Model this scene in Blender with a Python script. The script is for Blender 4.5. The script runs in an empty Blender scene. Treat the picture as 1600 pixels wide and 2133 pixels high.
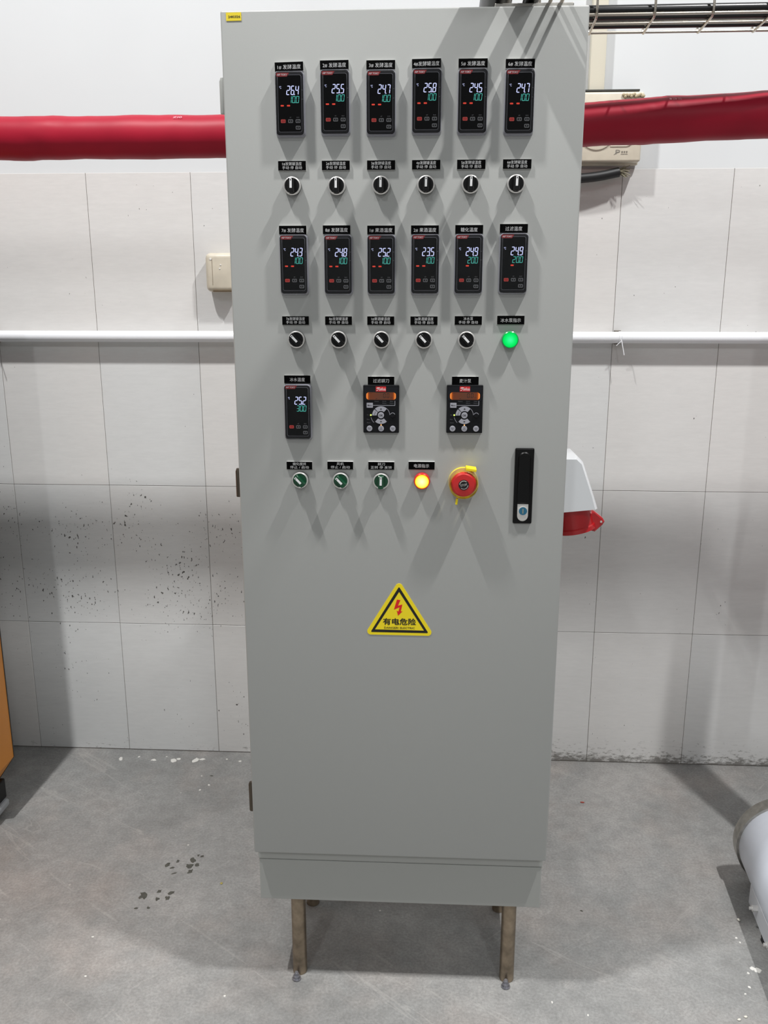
import bpy, bmesh, math, random
from mathutils import Vector, Matrix, Euler
R = math.radians
random.seed(7)
SC = bpy.context.scene
COL = SC.collection

# ------------------------------------------------------------------ camera, light, exposure
cam = bpy.data.cameras.new('camera'); cam_o = bpy.data.objects.new('camera', cam); COL.objects.link(cam_o)
cam.sensor_fit = 'HORIZONTAL'; cam.sensor_width = 36.0; cam.lens = 36.0 * 1805.4 / 1600.0
cam.clip_start = 0.02; cam.clip_end = 60
yaw, pitch = -0.0526, 0.2420
fwd = Vector((math.sin(yaw) * math.cos(pitch), math.cos(yaw) * math.cos(pitch), -math.sin(pitch)))
cam_o.location = (0.0536, -2.5567, 1.4546)
cam_o.rotation_euler = fwd.to_track_quat('-Z', 'Y').to_euler()
SC.camera = cam_o

w = bpy.data.worlds.new('hall_ambient'); SC.world = w; w.use_nodes = True
w.node_tree.nodes['Background'].inputs[0].default_value = (0.97, 0.985, 1.0, 1)
w.node_tree.nodes['Background'].inputs[1].default_value = 0.25

def lamp(name, loc, sx, sy, power, col=(1.0, 0.995, 0.99)):
    l = bpy.data.lights.new(name, 'AREA'); l.shape = 'RECTANGLE'; l.size = sx; l.size_y = sy
    l.energy = power; l.color = col
    o = bpy.data.objects.new(name, l); COL.objects.link(o); o.location = loc
    return o
lamp('ceiling_batten_light', (-1.18, -1.70, 4.4), 0.055, 0.20, 107)
lamp('ceiling_batten_light', (1.44, -1.70, 4.4), 0.055, 0.20, 114)
lamp('ceiling_batten_light', (-1.2, -5.2, 4.0), 0.10, 1.2, 45, (0.95, 0.98, 1.0))
lamp('ceiling_batten_light', (1.3, -5.2, 4.0), 0.10, 1.2, 45, (0.95, 0.98, 1.0))

SC.view_settings.view_transform = 'Standard'; SC.view_settings.look = 'None'
SC.view_settings.gamma = 1.0; SC.view_settings.use_curve_mapping = False
SC.view_settings.exposure = 0.0
SC.render.film_transparent = False

# ------------------------------------------------------------------ materials
def lin(c):
    return tuple((v / 255 / 12.92) if v / 255 <= 0.04045 else ((v / 255 + 0.055) / 1.055) ** 2.4 for v in c)
MATS = {}
def mat(name, rgb, rough=0.5, metal=0.0, spec=0.5, coat=0.0, bump=0.0, bscale=300, var=0.0, vscale=20):
    if name in MATS: return MATS[name]
    m = bpy.data.materials.new(name); m.use_nodes = True; MATS[name] = m
    nt = m.node_tree; b = nt.nodes['Principled BSDF']
    c = lin(rgb)
    b.inputs['Base Color'].default_value = (*c, 1); b.inputs['Roughness'].default_value = rough
    b.inputs['Metallic'].default_value = metal; b.inputs['Specular IOR Level'].default_value = spec
    b.inputs['Coat Weight'].default_value = coat; b.inputs['Coat Roughness'].default_value = 0.08
    tc = nt.nodes.new('ShaderNodeTexCoord')
    if var > 0:
        n = nt.nodes.new('ShaderNodeTexNoise'); n.inputs['Scale'].default_value = vscale; n.inputs['Detail'].default_value = 5
        nt.links.new(tc.outputs['Object'], n.inputs['Vector'])
        r = nt.nodes.new('ShaderNodeValToRGB')
        r.color_ramp.elements[0].position = 0.3; r.color_ramp.elements[1].position = 0.7
        r.color_ramp.elements[0].color = (*[max(0, v * (1 - var)) for v in c], 1)
        r.color_ramp.elements[1].color = (*[min(1, v * (1 + var)) for v in c], 1)
        nt.links.new(n.outputs['Fac'], r.inputs[0]); nt.links.new(r.outputs[0], b.inputs['Base Color'])
    if bump > 0:
        n = nt.nodes.new('ShaderNodeTexNoise'); n.inputs['Scale'].default_value = bscale; n.inputs['Detail'].default_value = 2
        nt.links.new(tc.outputs['Object'], n.inputs['Vector'])
        bp = nt.nodes.new('ShaderNodeBump'); bp.inputs['Strength'].default_value = bump; bp.inputs['Distance'].default_value = 0.001
        nt.links.new(n.outputs['Fac'], bp.inputs['Height']); nt.links.new(bp.outputs[0], b.inputs['Normal'])
    return m
def emit(name, rgb, strength):
    if name in MATS: return MATS[name]
    m = bpy.data.materials.new(name); m.use_nodes = True; MATS[name] = m
    nt = m.node_tree; nt.nodes.clear()
    o = nt.nodes.new('ShaderNodeOutputMaterial'); e = nt.nodes.new('ShaderNodeEmission')
    e.inputs[0].default_value = (*lin(rgb), 1); e.inputs[1].default_value = strength
    nt.links.new(e.outputs[0], o.inputs[0]); return m
def emit_radial(name, stops, radius, strength):
    m = bpy.data.materials.new(name); m.use_nodes = True; nt = m.node_tree; nt.nodes.clear()
    o = nt.nodes.new('ShaderNodeOutputMaterial'); e = nt.nodes.new('ShaderNodeEmission')
    tc = nt.nodes.new('ShaderNodeTexCoord'); sp = nt.nodes.new('ShaderNodeSeparateXYZ'); cb = nt.nodes.new('ShaderNodeCombineXYZ')
    ln = nt.nodes.new('ShaderNodeVectorMath'); ln.operation = 'LENGTH'
    dv = nt.nodes.new('ShaderNodeMath'); dv.operation = 'DIVIDE'; dv.inputs[1].default_value = radius
    r = nt.nodes.new('ShaderNodeValToRGB')
    nt.links.new(tc.outputs['Object'], sp.inputs[0]); nt.links.new(sp.outputs[0], cb.inputs[0]); nt.links.new(sp.outputs[2], cb.inputs[2])
    nt.links.new(cb.outputs[0], ln.inputs[0]); nt.links.new(ln.outputs['Value'], dv.inputs[0]); nt.links.new(dv.outputs[0], r.inputs[0])
    while len(r.color_ramp.elements) < len(stops): r.color_ramp.elements.new(0.5)
    for el, (p, c) in zip(r.color_ramp.elements, stops): el.position = p; el.color = (*lin(c), 1)
    nt.links.new(r.outputs[0], e.inputs[0]); e.inputs[1].default_value = strength
    nt.links.new(e.outputs[0], o.inputs[0]); return m
def clear(name, tint, gloss, body=0.0, body_rgb=(200, 200, 215), rough=0.02):
    m = bpy.data.materials.new(name); m.use_nodes = True; MATS[name] = m
    nt = m.node_tree; nt.nodes.clear()
    o = nt.nodes.new('ShaderNodeOutputMaterial'); t = nt.nodes.new('ShaderNodeBsdfTransparent'); t.inputs[0].default_value = (*tint, 1)
    d = nt.nodes.new('ShaderNodeBsdfDiffuse'); d.inputs[0].default_value = (*lin(body_rgb), 1)
    g = nt.nodes.new('ShaderNodeBsdfGlossy'); g.inputs['Roughness'].default_value = rough; g.inputs[0].default_value = (1, 1, 1, 1)
    m1 = nt.nodes.new('ShaderNodeMixShader'); m1.inputs[0].default_value = body
    m2 = nt.nodes.new('ShaderNodeMixShader')
    lw = nt.nodes.new('ShaderNodeFresnel'); lw.inputs[0].default_value = 1.0 + gloss
    nt.links.new(t.outputs[0], m1.inputs[1]); nt.links.new(d.outputs[0], m1.inputs[2])
    nt.links.new(lw.outputs[0], m2.inputs[0]); nt.links.new(m1.outputs[0], m2.inputs[1]); nt.links.new(g.outputs[0], m2.inputs[2])
    nt.links.new(m2.outputs[0], o.inputs[0]); return m

M_door = mat('grey_powder_coat', (165, 166, 163), 0.42, spec=0.4, bump=0.07, bscale=700)
M_body = mat('grey_sheet_metal', (164, 165, 161), 0.45, spec=0.4)
M_gap = mat('gasket_gap_shade', (70, 70, 66), 0.8)  # dark gasket tone, also standing in for shade in the cabinet gaps
M_steel = mat('brushed_steel', (175, 172, 165), 0.32, 1.0, var=0.2, vscale=60)
M_chrome = mat('satin_chrome', (232, 230, 226), 0.3, 0.7)
M_leg = mat('tarnished_steel_tube', (152, 138, 120), 0.38, 0.9, var=0.35, vscale=35)
M_bolt = mat('zinc_bolt', (150, 150, 156), 0.4, 0.8, var=0.3, vscale=200)
M_bolt2 = mat('dark_hinge_steel', (92, 84, 74), 0.4, 0.8)
M_black = mat('black_plastic', (8, 8, 9), 0.45, spec=.25)
M_handle = mat('black_handle_plastic', (4, 4, 4), 0.42, spec=.25)
M_case = mat('charcoal_bezel', (26, 26, 29), 0.5, spec=.25)
M_screen = mat('black_glass', (2, 2, 3), 0.1, spec=0.12)
M_rim = mat('grey_screen_line', (120, 120, 126), 0.5)
M_key = mat('grey_key_print', (150, 150, 152), 0.5)
M_keyred = mat('red_key_print', (255, 96, 84), 0.45)
M_alarm = emit('alarm_red', (255, 84, 66), 0.8)
M_read = emit('reading_white', (205, 212, 255), 1.15)
M_set = emit('setpoint_teal', (90, 206, 190), 0.9)
M_red = mat('logo_red', (205, 40, 44), 0.45); M_band = mat('brand_band_red', (150, 26, 30), 0.5)
M_white = mat('white_print', (232, 232, 232), 0.5)
M_plate = mat('black_label_face', (3, 3, 3), 0.7, spec=.05)
M_plateedge = mat('white_label_core', (228, 228, 226), 0.5)
M_clear = clear('clear_cover_sheet', (0.97, 0.97, 0.98), 0.28)
M_clearedge = clear('clear_cover_edge', (0.9, 0.9, 0.93), 0.4, body=0.35, body_rgb=(205, 205, 218))
M_yellow = mat('safety_yellow', (240, 216, 20), 0.45)
M_tag = mat('tag_yellow', (236, 212, 40), 0.5)
M_ink = mat('black_ink', (12, 12, 12), 0.6)
M_boltred = mat('warning_red', (214, 20, 20), 0.5)
M_stopred = mat('stop_red', (214, 38, 40), 0.38)
M_greenknob = mat('green_knob', (8, 66, 40), 0.35)
M_vfd = mat('keypad_charcoal', (13, 14, 17), 0.55, spec=.2)
M_vfdpanel = mat('keypad_window', (24, 25, 29), 0.25, spec=.25)
M_vfdkey = mat('keypad_key_grey', (158, 158, 166), 0.5)
M_vfddim = mat('keypad_dim_print', (104, 104, 108), 0.5)
M_blue = mat('lock_blue', (34, 98, 126), 0.4)

# ------------------------------------------------------------------ mesh helpers
def new_obj(name, bm, mats, parent=None, smooth=False, loc=None, auto=None):
    me = bpy.data.meshes.new(name)
    bmesh.ops.recalc_face_normals(bm, faces=bm.faces)
    bm.to_mesh(me); bm.free()
    for m in (mats if isinstance(mats, (list, tuple)) else [mats]): me.materials.append(m)
    if smooth:
        for p in me.polygons: p.use_smooth = True
        me.set_sharp_from_angle(angle=R(auto or 35))
    o = bpy.data.objects.new(name, me); COL.objects.link(o)
    if parent: o.parent = parent
    if loc: o.location = loc
    return o
def empty(name, loc, rz=0.0):
    o = bpy.data.objects.new(name, None); COL.objects.link(o); o.location = loc; o.rotation_euler = (0, 0, rz); o.empty_display_size = 0.05
    return o
def tag(o, label=None, cat=None, group=None, kind=None):
    if label: o['label'] = label
    if cat: o['category'] = cat
    if group: o['group'] = group
    if kind: o['kind'] = kind
    return o
def copy_tree(o, parent=None):
    c = o.copy(); COL.objects.link(c); c.parent = parent
    for ch in list(o.children): copy_tree(ch, c)
    return c
def B(): return bmesh.new()
def setmi(faces, mi):
    for f in faces: f.material_index = mi
def box(bm, x0, x1, y0, y1, z0, z1, mi=0, bevel=0.0, seg=2):
    vs = [bm.verts.new((x, y, z)) for x in (x0, x1) for y in (y0, y1) for z in (z0, z1)]
    fs = [bm.faces.new([vs[i] for i in f]) for f in ((0, 1, 3, 2), (4, 6, 7, 5), (0, 4, 5, 1), (2, 3, 7, 6), (0, 2, 6, 4), (1, 5, 7, 3))]
    setmi(fs, mi)
    if bevel > 0:
        es = list({e for f in fs for e in f.edges})
        r = bmesh.ops.bevel(bm, geom=es, offset=bevel, segments=seg, profile=0.5, affect='EDGES')
        setmi(r['faces'], mi)
    return fs
def outline_rr(w, h, r, n=5):
    pts = []
    for cx, cz, a0 in ((w / 2 - r, h / 2 - r, 0), (-w / 2 + r, h / 2 - r, 90), (-w / 2 + r, -h / 2 + r, 180), (w / 2 - r, -h / 2 + r, 270)):
        for i in range(n + 1):
            a = R(a0 + 90 * i / n); pts.append((cx + r * math.cos(a), cz + r * math.sin(a)))
    return pts
def circ(r, n=40, cx=0, cz=0):
    return [(cx + r * math.cos(2 * math.pi * i / n), cz + r * math.sin(2 * math.pi * i / n)) for i in range(n)]
def prism(bm, pts, yb, yf, mi=0, dx=0, dz=0, ch=0.0, mside=None, back=True):
    """outline in x-z, extruded from yb (back) to yf (front, smaller y); ch = front chamfer"""
    n = len(pts)
    cx = sum(p[0] for p in pts) / n; cz = sum(p[1] for p in pts) / n
    rings = [[bm.verts.new((p[0] + dx, yb, p[1] + dz)) for p in pts]]
    if ch > 0:
        rings.append([bm.verts.new((p[0] + dx, yf + ch, p[1] + dz)) for p in pts])
        def ins(p):
            d = math.hypot(p[0] - cx, p[1] - cz) or 1
            return (p[0] - (p[0] - cx) / d * ch * 1.0, p[1] - (p[1] - cz) / d * ch * 1.0)
        rings.append([bm.verts.new((ins(p)[0] + dx, yf, ins(p)[1] + dz)) for p in pts])
    else:
        rings.append([bm.verts.new((p[0] + dx, yf, p[1] + dz)) for p in pts])
    for a, b in zip(rings, rings[1:]):
        for i in range(n):
            f = bm.faces.new((a[i], a[(i + 1) % n], b[(i + 1) % n], b[i])); f.material_index = mi if mside is None else mside
    f = bm.faces.new(rings[-1]); f.material_index = mi
    if back: f = bm.faces.new(rings[0]); f.material_index = mi if mside is None else mside
def ring(bm, outer, inner, yb, yf, mi=0, dx=0, dz=0):
    n = len(outer)
    vo = [[bm.verts.new((p[0] + dx, y, p[1] + dz)) for p in outer] for y in (yb, yf)]
    vi = [[bm.verts.new((p[0] + dx, y, p[1] + dz)) for p in inner] for y in (yb, yf)]
    for i in range(n):
        j = (i + 1) % n
        for q in ((vo[0][i], vo[0][j], vo[1][j], vo[1][i]), (vi[0][i], vi[1][i], vi[1][j], vi[0][j]), (vo[1][i], vo[1][j], vi[1][j], vi[1][i]), (vo[0][i], vi[0][i], vi[0][j], vo[0][j])):
            f = bm.faces.new(q); f.material_index = mi
def lathe(bm, prof, n=40, mi=0, axis='Y', c=(0, 0, 0), cap=True):
    """prof: list of (radius, t) along the axis"""
    rings = []
    for r, t in prof:
        rg = []
        for i in range(n):
            a = 2 * math.pi * i / n; p = (r * math.cos(a), r * math.sin(a))
            v = {'Y': (p[0], t, p[1]), 'Z': (p[0], p[1], t), 'X': (t, p[0], p[1])}[axis]
            rg.append(bm.verts.new((v[0] + c[0], v[1] + c[1], v[2] + c[2])))
        rings.append(rg)
    for a, b in zip(rings, rings[1:]):
        for i in range(n):
            f = bm.faces.new((a[i], a[(i + 1) % n], b[(i + 1) % n], b[i])); f.material_index = mi
    if cap:
        for rg in (rings[0], rings[-1]):
            f = bm.faces.new(rg); f.material_index = mi
def tube(bm, pts, r, n=12, mi=0, cap=True, rfun=None):
    pts = [Vector(p) for p in pts]; rings = []
    up = Vector((0, 0, 1)); prev = None
    for i, p in enumerate(pts):
        t = (pts[min(i + 1, len(pts) - 1)] - pts[max(i - 1, 0)]).normalized()
        if prev is None:
            a = t.cross(up)
            if a.length < 1e-3: a = t.cross(Vector((1, 0, 0)))
            a.normalize()
        else:
            a = (prev - t * prev.dot(t)).normalized()
        prev = a; b = t.cross(a)
        rr = []
        for k in range(n):
            an = 2 * math.pi * k / n
            ra = r if rfun is None else rfun(i, k, an)
            rr.append(bm.verts.new(p + a * (ra * math.cos(an)) + b * (ra * math.sin(an))))
        rings.append(rr)
    for a, b in zip(rings, rings[1:]):
        for k in range(n):
            f = bm.faces.new((a[k], a[(k + 1) % n], b[(k + 1) % n], b[k])); f.material_index = mi
    if cap:
        for rg in (rings[0], rings[-1]):
            f = bm.faces.new(rg); f.material_index = mi
def fillet(pts, r, n=6):
    """round the inner corners of a polyline"""
    P = [Vector(p) for p in pts]; out = [P[0]]
    for a, b, c in zip(P, P[1:], P[2:]):
        d1 = (a - b); d2 = (c - b); q = min(r, d1.length * .45, d2.length * .45)
        p1 = b + d1.normalized() * q; p2 = b + d2.normalized() * q
        for i in range(n + 1):
            t = i / n; out.append((1 - t) ** 2 * p1 + 2 * t * (1 - t) * b + t * t * p2)
    out.append(P[-1]); return out
TXT = {}
def text_raw(s, bold=0.0, res=2):
    k = (s, bold, res)
    if k in TXT: return TXT[k]
    cu = bpy.data.curves.new('t', 'FONT'); cu.body = s; cu.size = 1; cu.resolution_u = res; cu.offset = bold; cu.fill_mode = 'FRONT'
    o = bpy.data.objects.new('t', cu); COL.objects.link(o)
    dg = bpy.context.evaluated_depsgraph_get(); me = o.evaluated_get(dg).to_mesh()
    vs = [tuple(v.co) for v in me.vertices]; fs = [tuple(p.vertices) for p in me.polygons]
    o.evaluated_get(dg).to_mesh_clear(); bpy.data.objects.remove(o); bpy.data.curves.remove(cu)
    TXT[k] = (vs, fs); return TXT[k]
def add_text(bm, s, cx, cz, w, h, y, mi=0, bold=0.0, rot=0.0, res=2, keep=False):
    """flat lettering in the x-z plane facing -y, fitted to width w and height h about (cx,cz)"""
    vs, fs = text_raw(s, bold, res)
    if not vs: return
    x0 = min(v[0] for v in vs); x1 = max(v[0] for v in vs); z0 = min(v[1] for v in vs); z1 = max(v[1] for v in vs)
    sx = w / (x1 - x0); sz = h / (z1 - z0)
    if keep: sx = sz = min(sx, sz)
    ca, sa = math.cos(rot), math.sin(rot); nv = []
    for v in vs:
        a = (v[0] - (x0 + x1) / 2) * sx; b = (v[1] - (z0 + z1) / 2) * sz
        nv.append(bm.verts.new((cx + a * ca - b * sa, y, cz + a * sa + b * ca)))
    for f in fs:
        try: bm.faces.new([nv[i] for i in f]).material_index = mi
        except ValueError: pass
SEG = {'0': 'abcdef', '1': 'bc', '2': 'abged', '3': 'abgcd', '4': 'fgbc', '5': 'afgcd', '6': 'afgedc', '7': 'abc', '8': 'abcdefg', '9': 'abcdfg'}
def seg_digits(bm, s, x_right, z_mid, dw, dh, pitch, t, y, slant=0.10, mi=0, thick=0.0003):
    """seven segment number, right aligned"""
    def poly(pts, ox):
        prism(bm, [(ox + px + slant * pz, z_mid + pz) for px, pz in pts], y + thick, y, mi)
    x = x_right - dw / 2; pend = False
    for ch in reversed(s):
        if ch == '.': pend = True; continue
        hw, hh, g = dw / 2, dh / 2, t * 0.12
        H = lambda zc: [(-hw + t * .55 + g, zc), (-hw + t + g, zc + t / 2), (hw - t - g, zc + t / 2), (hw - t * .55 - g, zc), (hw - t - g, zc - t / 2), (-hw + t + g, zc - t / 2)]
        V = lambda xc, za, zb: [(xc, za + t * .1 + g), (xc + t / 2, za + t * .55 + g), (xc + t / 2, zb - t * .55 - g), (xc, zb - t * .1 - g), (xc - t / 2, zb - t * .55 - g), (xc - t / 2, za + t * .55 + g)]
        S = {'a': H(hh - t / 2), 'g': H(0), 'd': H(-hh + t / 2), 'f': V(-hw + t / 2, 0, hh - t * .2), 'b': V(hw - t / 2, 0, hh - t * .2), 'e': V(-hw + t / 2, -hh + t * .2, 0), 'c': V(hw - t / 2, -hh + t * .2, 0)}
        for k in SEG[ch]: poly(S[k], x)
        if pend:
            q = t * .5; xx = hw + (pitch - dw) / 2
            poly([(xx - q, -hh), (xx + q, -hh), (xx + q, -hh + 2 * q), (xx - q, -hh + 2 * q)], x); pend = False
        x -= pitch
def strip_arc(bm, r, a0, a1, wd, y, mi=0, cx=0, cz=0, n=14, th=0.0004):
    o = [(cx + (r + wd / 2) * math.cos(R(a0 + (a1 - a0) * i / n)), cz + (r + wd / 2) * math.sin(R(a0 + (a1 - a0) * i / n))) for i in range(n + 1)]
    q = [(cx + (r - wd / 2) * math.cos(R(a0 + (a1 - a0) * i / n)), cz + (r - wd / 2) * math.sin(R(a0 + (a1 - a0) * i / n))) for i in range(n + 1)]
    for i in range(n):
        prism(bm, [o[i], o[i + 1], q[i + 1], q[i]], y + th, y, mi, back=False)

# ------------------------------------------------------------------ setting: floor, back wall, tiles
def concrete():
    m = bpy.data.materials.new('worn_concrete'); m.use_nodes = True; nt = m.node_tree; b = nt.nodes['Principled BSDF']
    N = nt.nodes.new; L = nt.links.new
    geo = N('ShaderNodeNewGeometry')
    def noise(s, d=6, rough=.6, vec=None, dist=0):
        n = N('ShaderNodeTexNoise'); n.inputs['Scale'].default_value = s; n.inputs['Detail'].default_value = d; n.inputs['Roughness'].default_value = rough; n.inputs['Distortion'].default_value = dist
        L(vec or geo.outputs['Position'], n.inputs['Vector']); return n
    def ramp(src, stops):
        r = N('ShaderNodeValToRGB')
        while len(r.color_ramp.elements) < len(stops): r.color_ramp.elements.new(.5)
        for el, (p, c) in zip(r.color_ramp.elements, stops): el.position = p; el.color = (*c, 1)
        L(src, r.inputs[0]); return r
    def mix(kind, fac, a, c):
        x = N('ShaderNodeMix'); x.data_type = 'RGBA'; x.blend_type = kind
        if isinstance(fac, float): x.inputs[0].default_value = fac
        else: L(fac, x.inputs[0])
        L(a, x.inputs[6])
        if isinstance(c, tuple): x.inputs[7].default_value = (*c, 1)
        else: L(c, x.inputs[7])
        return x.outputs[2]
    big = ramp(noise(2.2, 5).outputs['Fac'], [(.32, lin((132, 132, 130))), (.5, lin((149, 149, 147))), (.68, lin((166, 164, 161)))])
    warm = ramp(noise(3.5, 3).outputs['Fac'], [(.5, (0, 0, 0)), (.72, (.55, .55, .55))])
    c = mix('MIX', warm.outputs[0], big.outputs[0], lin((168, 160, 154)))
    fine = ramp(noise(160, 4, .7).outputs['Fac'], [(.35, (.78, .78, .78)), (.65, (1.16, 1.16, 1.16))])
    c = mix('MULTIPLY', 0.75, c, fine.outputs[0])
    mid = ramp(noise(26, 6, .65).outputs['Fac'], [(.35, (.86, .86, .86)), (.65, (1.1, 1.1, 1.1))])
    c = mix('MULTIPLY', 0.8, c, mid.outputs[0])
    # pale hairline scratches
    for ang, sc_, lo, am in ((35, 1.1, .655, .26), (-48, 1.5, .675, .22), (-22, 2.3, .685, .16)):
        m0 = N('ShaderNodeMapping'); m0.inputs['Rotation'].default_value = (0, 0, R(ang)); L(geo.outputs['Position'], m0.inputs[0])
        mp = N('ShaderNodeMapping'); mp.inputs['Scale'].default_value = (1.0, 11, 1); mp.inputs['Location'].default_value = (ang, 0, 0); L(m0.outputs[0], mp.inputs[0])
        scr = ramp(noise(sc_, 3, .5, mp.outputs[0], 2.2).outputs['Fac'], [(lo, (0, 0, 0)), (lo + .018, (am, am, am)), (lo + .036, (0, 0, 0))])
        c = mix('MIX', scr.outputs[0], c, lin((192, 189, 184)))
    # white specks
    vo = N('ShaderNodeTexVoronoi'); vo.inputs['Scale'].default_value = 16; L(geo.outputs['Position'], vo.inputs['Vector'])
    sp = ramp(vo.outputs['Distance'], [(.035, (1, 1, 1)), (.055, (0, 0, 0))])
    gate = ramp(noise(9, 1).outputs['Fac'], [(.55, (0, 0, 0)), (.58, (.85, .85, .85))])
    c = mix('MIX', mix('MULTIPLY', 1.0, sp.outputs[0], gate.outputs[0]), c, lin((215, 212, 206)))
    L(c, b.inputs['Base Color']); b.inputs['Roughness'].default_value = 0.62; b.inputs['Specular IOR Level'].default_value = 0.35
    bp = N('ShaderNodeBump'); bp.inputs['Strength'].default_value = .25; bp.inputs['Distance'].default_value = .002
    L(noise(120, 5).outputs['Fac'], bp.inputs['Height']); L(bp.outputs[0], b.inputs['Normal'])
    return m
def tile_mat():
    m = bpy.data.materials.new('ivory_glazed_tile'); m.use_nodes = True; nt = m.node_tree; b = nt.nodes['Principled BSDF']
    N = nt.nodes.new; L = nt.links.new
    geo = N('ShaderNodeNewGeometry'); oi = N('ShaderNodeObjectInfo')
    def noise(s, d=5, rough=.6, scale=(1, 1, 1), rot=(0, 0, 0), off=None):
        mp = N('ShaderNodeMapping'); mp.inputs['Scale'].default_value = scale; mp.inputs['Rotation'].default_value = rot
        L(geo.outputs['Position'], mp.inputs[0])
        n = N('ShaderNodeTexNoise'); n.inputs['Scale'].default_value = s; n.inputs['Detail'].default_value = d; n.inputs['Roughness'].default_value = rough
        L(mp.outputs[0], n.inputs['Vector']); return n.outputs['Fac']
    def ramp(src, stops):
        r = N('ShaderNodeValToRGB')
        while len(r.color_ramp.elements) < len(stops): r.color_ramp.elements.new(.5)
        for el, (p, c) in zip(r.color_ramp.elements, stops): el.position = p; el.color = (*c, 1)
        L(src, r.inputs[0]); return r.outputs[0]
    def mix(kind, fac, a, c):
        x = N('ShaderNodeMix'); x.data_type = 'RGBA'; x.blend_type = kind
        if isinstance(fac, float): x.inputs[0].default_value = fac
        else: L(fac, x.inputs[0])
        L(a, x.inputs[6])
        if isinstance(c, tuple): x.inputs[7].default_value = (*c, 1)
        else: L(c, x.inputs[7])
        return x.outputs[2]
    base = ramp(oi.outputs['Random'], [(0, lin((214, 215, 214))), (1, lin((219, 217, 214)))])
    c = mix('MULTIPLY', .8, base, ramp(noise(9, 6, .7, (1, 1, 4)), [(.3, (.965, .965, .965)), (.7, (1.02, 1.02, 1.02))]))
    c = mix('MULTIPLY', .55, c, ramp(noise(60, 4, .7, (.35, 1, 2)), [(.3, (.93, .93, .93)), (.7, (1.04, 1.04, 1.04))]))
    sx = N('ShaderNodeSeparateXYZ'); L(geo.outputs['Position'], sx.inputs[0])
    def maprange(src, a, b0, c0, d0):
        r = N('ShaderNodeMapRange'); r.inputs[1].default_value = a; r.inputs[2].default_value = b0; r.inputs[3].default_value = c0; r.inputs[4].default_value = d0
        L(src, r.inputs[0]); return r.outputs[0]
    def math_(op, a, b_):
        q = N('ShaderNodeMath'); q.operation = op
        for i, v in enumerate((a, b_)):
            if isinstance(v, float): q.inputs[i].default_value = v
            else: L(v, q.inputs[i])
        return q.outputs[0]
    # splashed specks scattered over the lower tiles (denser about half a metre up on the left)
    band = math_('MULTIPLY', maprange(sx.outputs[2], .95, .80, 0, 1), maprange(sx.outputs[2], .35, .55, .35, 1))
    left = maprange(sx.outputs[0], 0, -.3, .15, 1)
    dens = math_('MULTIPLY', band, left)
    clus = noise(5, 3, .6)
    th = math_('ADD', math_('MULTIPLY', dens, .105), math_('MULTIPLY', clus, .36))
    speck = math_('ADD', noise(150, 2, .5, (1, 1, .55), (0, R(18), 0)), th)
    mask = maprange(speck, .945, .968, 0, .92)
    c = mix('MIX', mask, c, lin((58, 54, 50)))
    # scuffs and grime smears right above the floor
    low = maprange(sx.outputs[2], .16, .0, 0, 1)
    side = maprange(sx.outputs[0], .2, .45, .45, 1)
    sc = math_('ADD', noise(70, 5, .75, (.55, 1, 1.4), (0, R(-12), 0)), math_('ADD', math_('MULTIPLY', math_('MULTIPLY', low, side), .24), math_('MULTIPLY', math_('MULTIPLY', math_('MULTIPLY', maprange(sx.outputs[2], .04, .0, 0, 1), side), maprange(noise(7, 2), .38, .62, .25, 1)), .26)))
    c = mix('MIX', maprange(sc, .72, .86, 0, .75), c, lin((84, 80, 72)))
    L(c, b.inputs['Base Color']); b.inputs['Roughness'].default_value = .3; b.inputs['Specular IOR Level'].default_value = .3
    bp = N('ShaderNodeBump'); bp.inputs['Strength'].default_value = .06; bp.inputs['Distance'].default_value = .001
    L(noise(40, 3, .6, (.5, 1, 1.5)), bp.inputs['Height']); L(bp.outputs[0], b.inputs['Normal'])
    return m
M_floor = concrete(); M_tile = tile_mat()
M_plaster = mat('white_wall_paint', (214, 217, 218), 0.75, spec=0.2, bump=0.05, bscale=60, var=0.012, vscale=4)
M_grout = mat('dark_grout', (112, 106, 98), 0.9)

bm = B(); box(bm, -5, 5, -8.5, 0.2, -0.06, 0.0)
floor = tag(new_obj('floor', bm, M_floor), kind='structure')
bm = B(); box(bm, -5, 5, 0.006, 0.2, 0.0, 4.2)
wall = tag(new_obj('wall_back', bm, M_plaster), kind='structure')
bm = B(); box(bm, -2.75, 2.75, 0.0016, 0.0058, 0.0002, 1.7975)
new_obj('grout', bm, M_grout, wall)
bm = B(); box(bm, -5, 5, -8.5, -8.3, 0.0, 2.55)
tag(new_obj('wall_front', bm, M_plaster), kind='structure')
ZR = [0.002, 0.4457, 0.8965, 1.3473, 1.7981]
tm = {}
for r in range(4):
    bm = B(); h = ZR[r + 1] - ZR[r] - .0014
    box(bm, -.1494, .1494, 0, 0.0057, 0, h, bevel=.0006, seg=1)
    o = new_obj('tile', bm, M_tile, wall); tm[r] = o.data
    first = o
    for c in range(-4, 12):
        if c > -4:
            o = first.copy(); COL.objects.link(o)
        o.location = (-1.2262 + .3 * c + .15, 0.0 + random.uniform(-.0003, .0003), ZR[r] + .0007)
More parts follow.
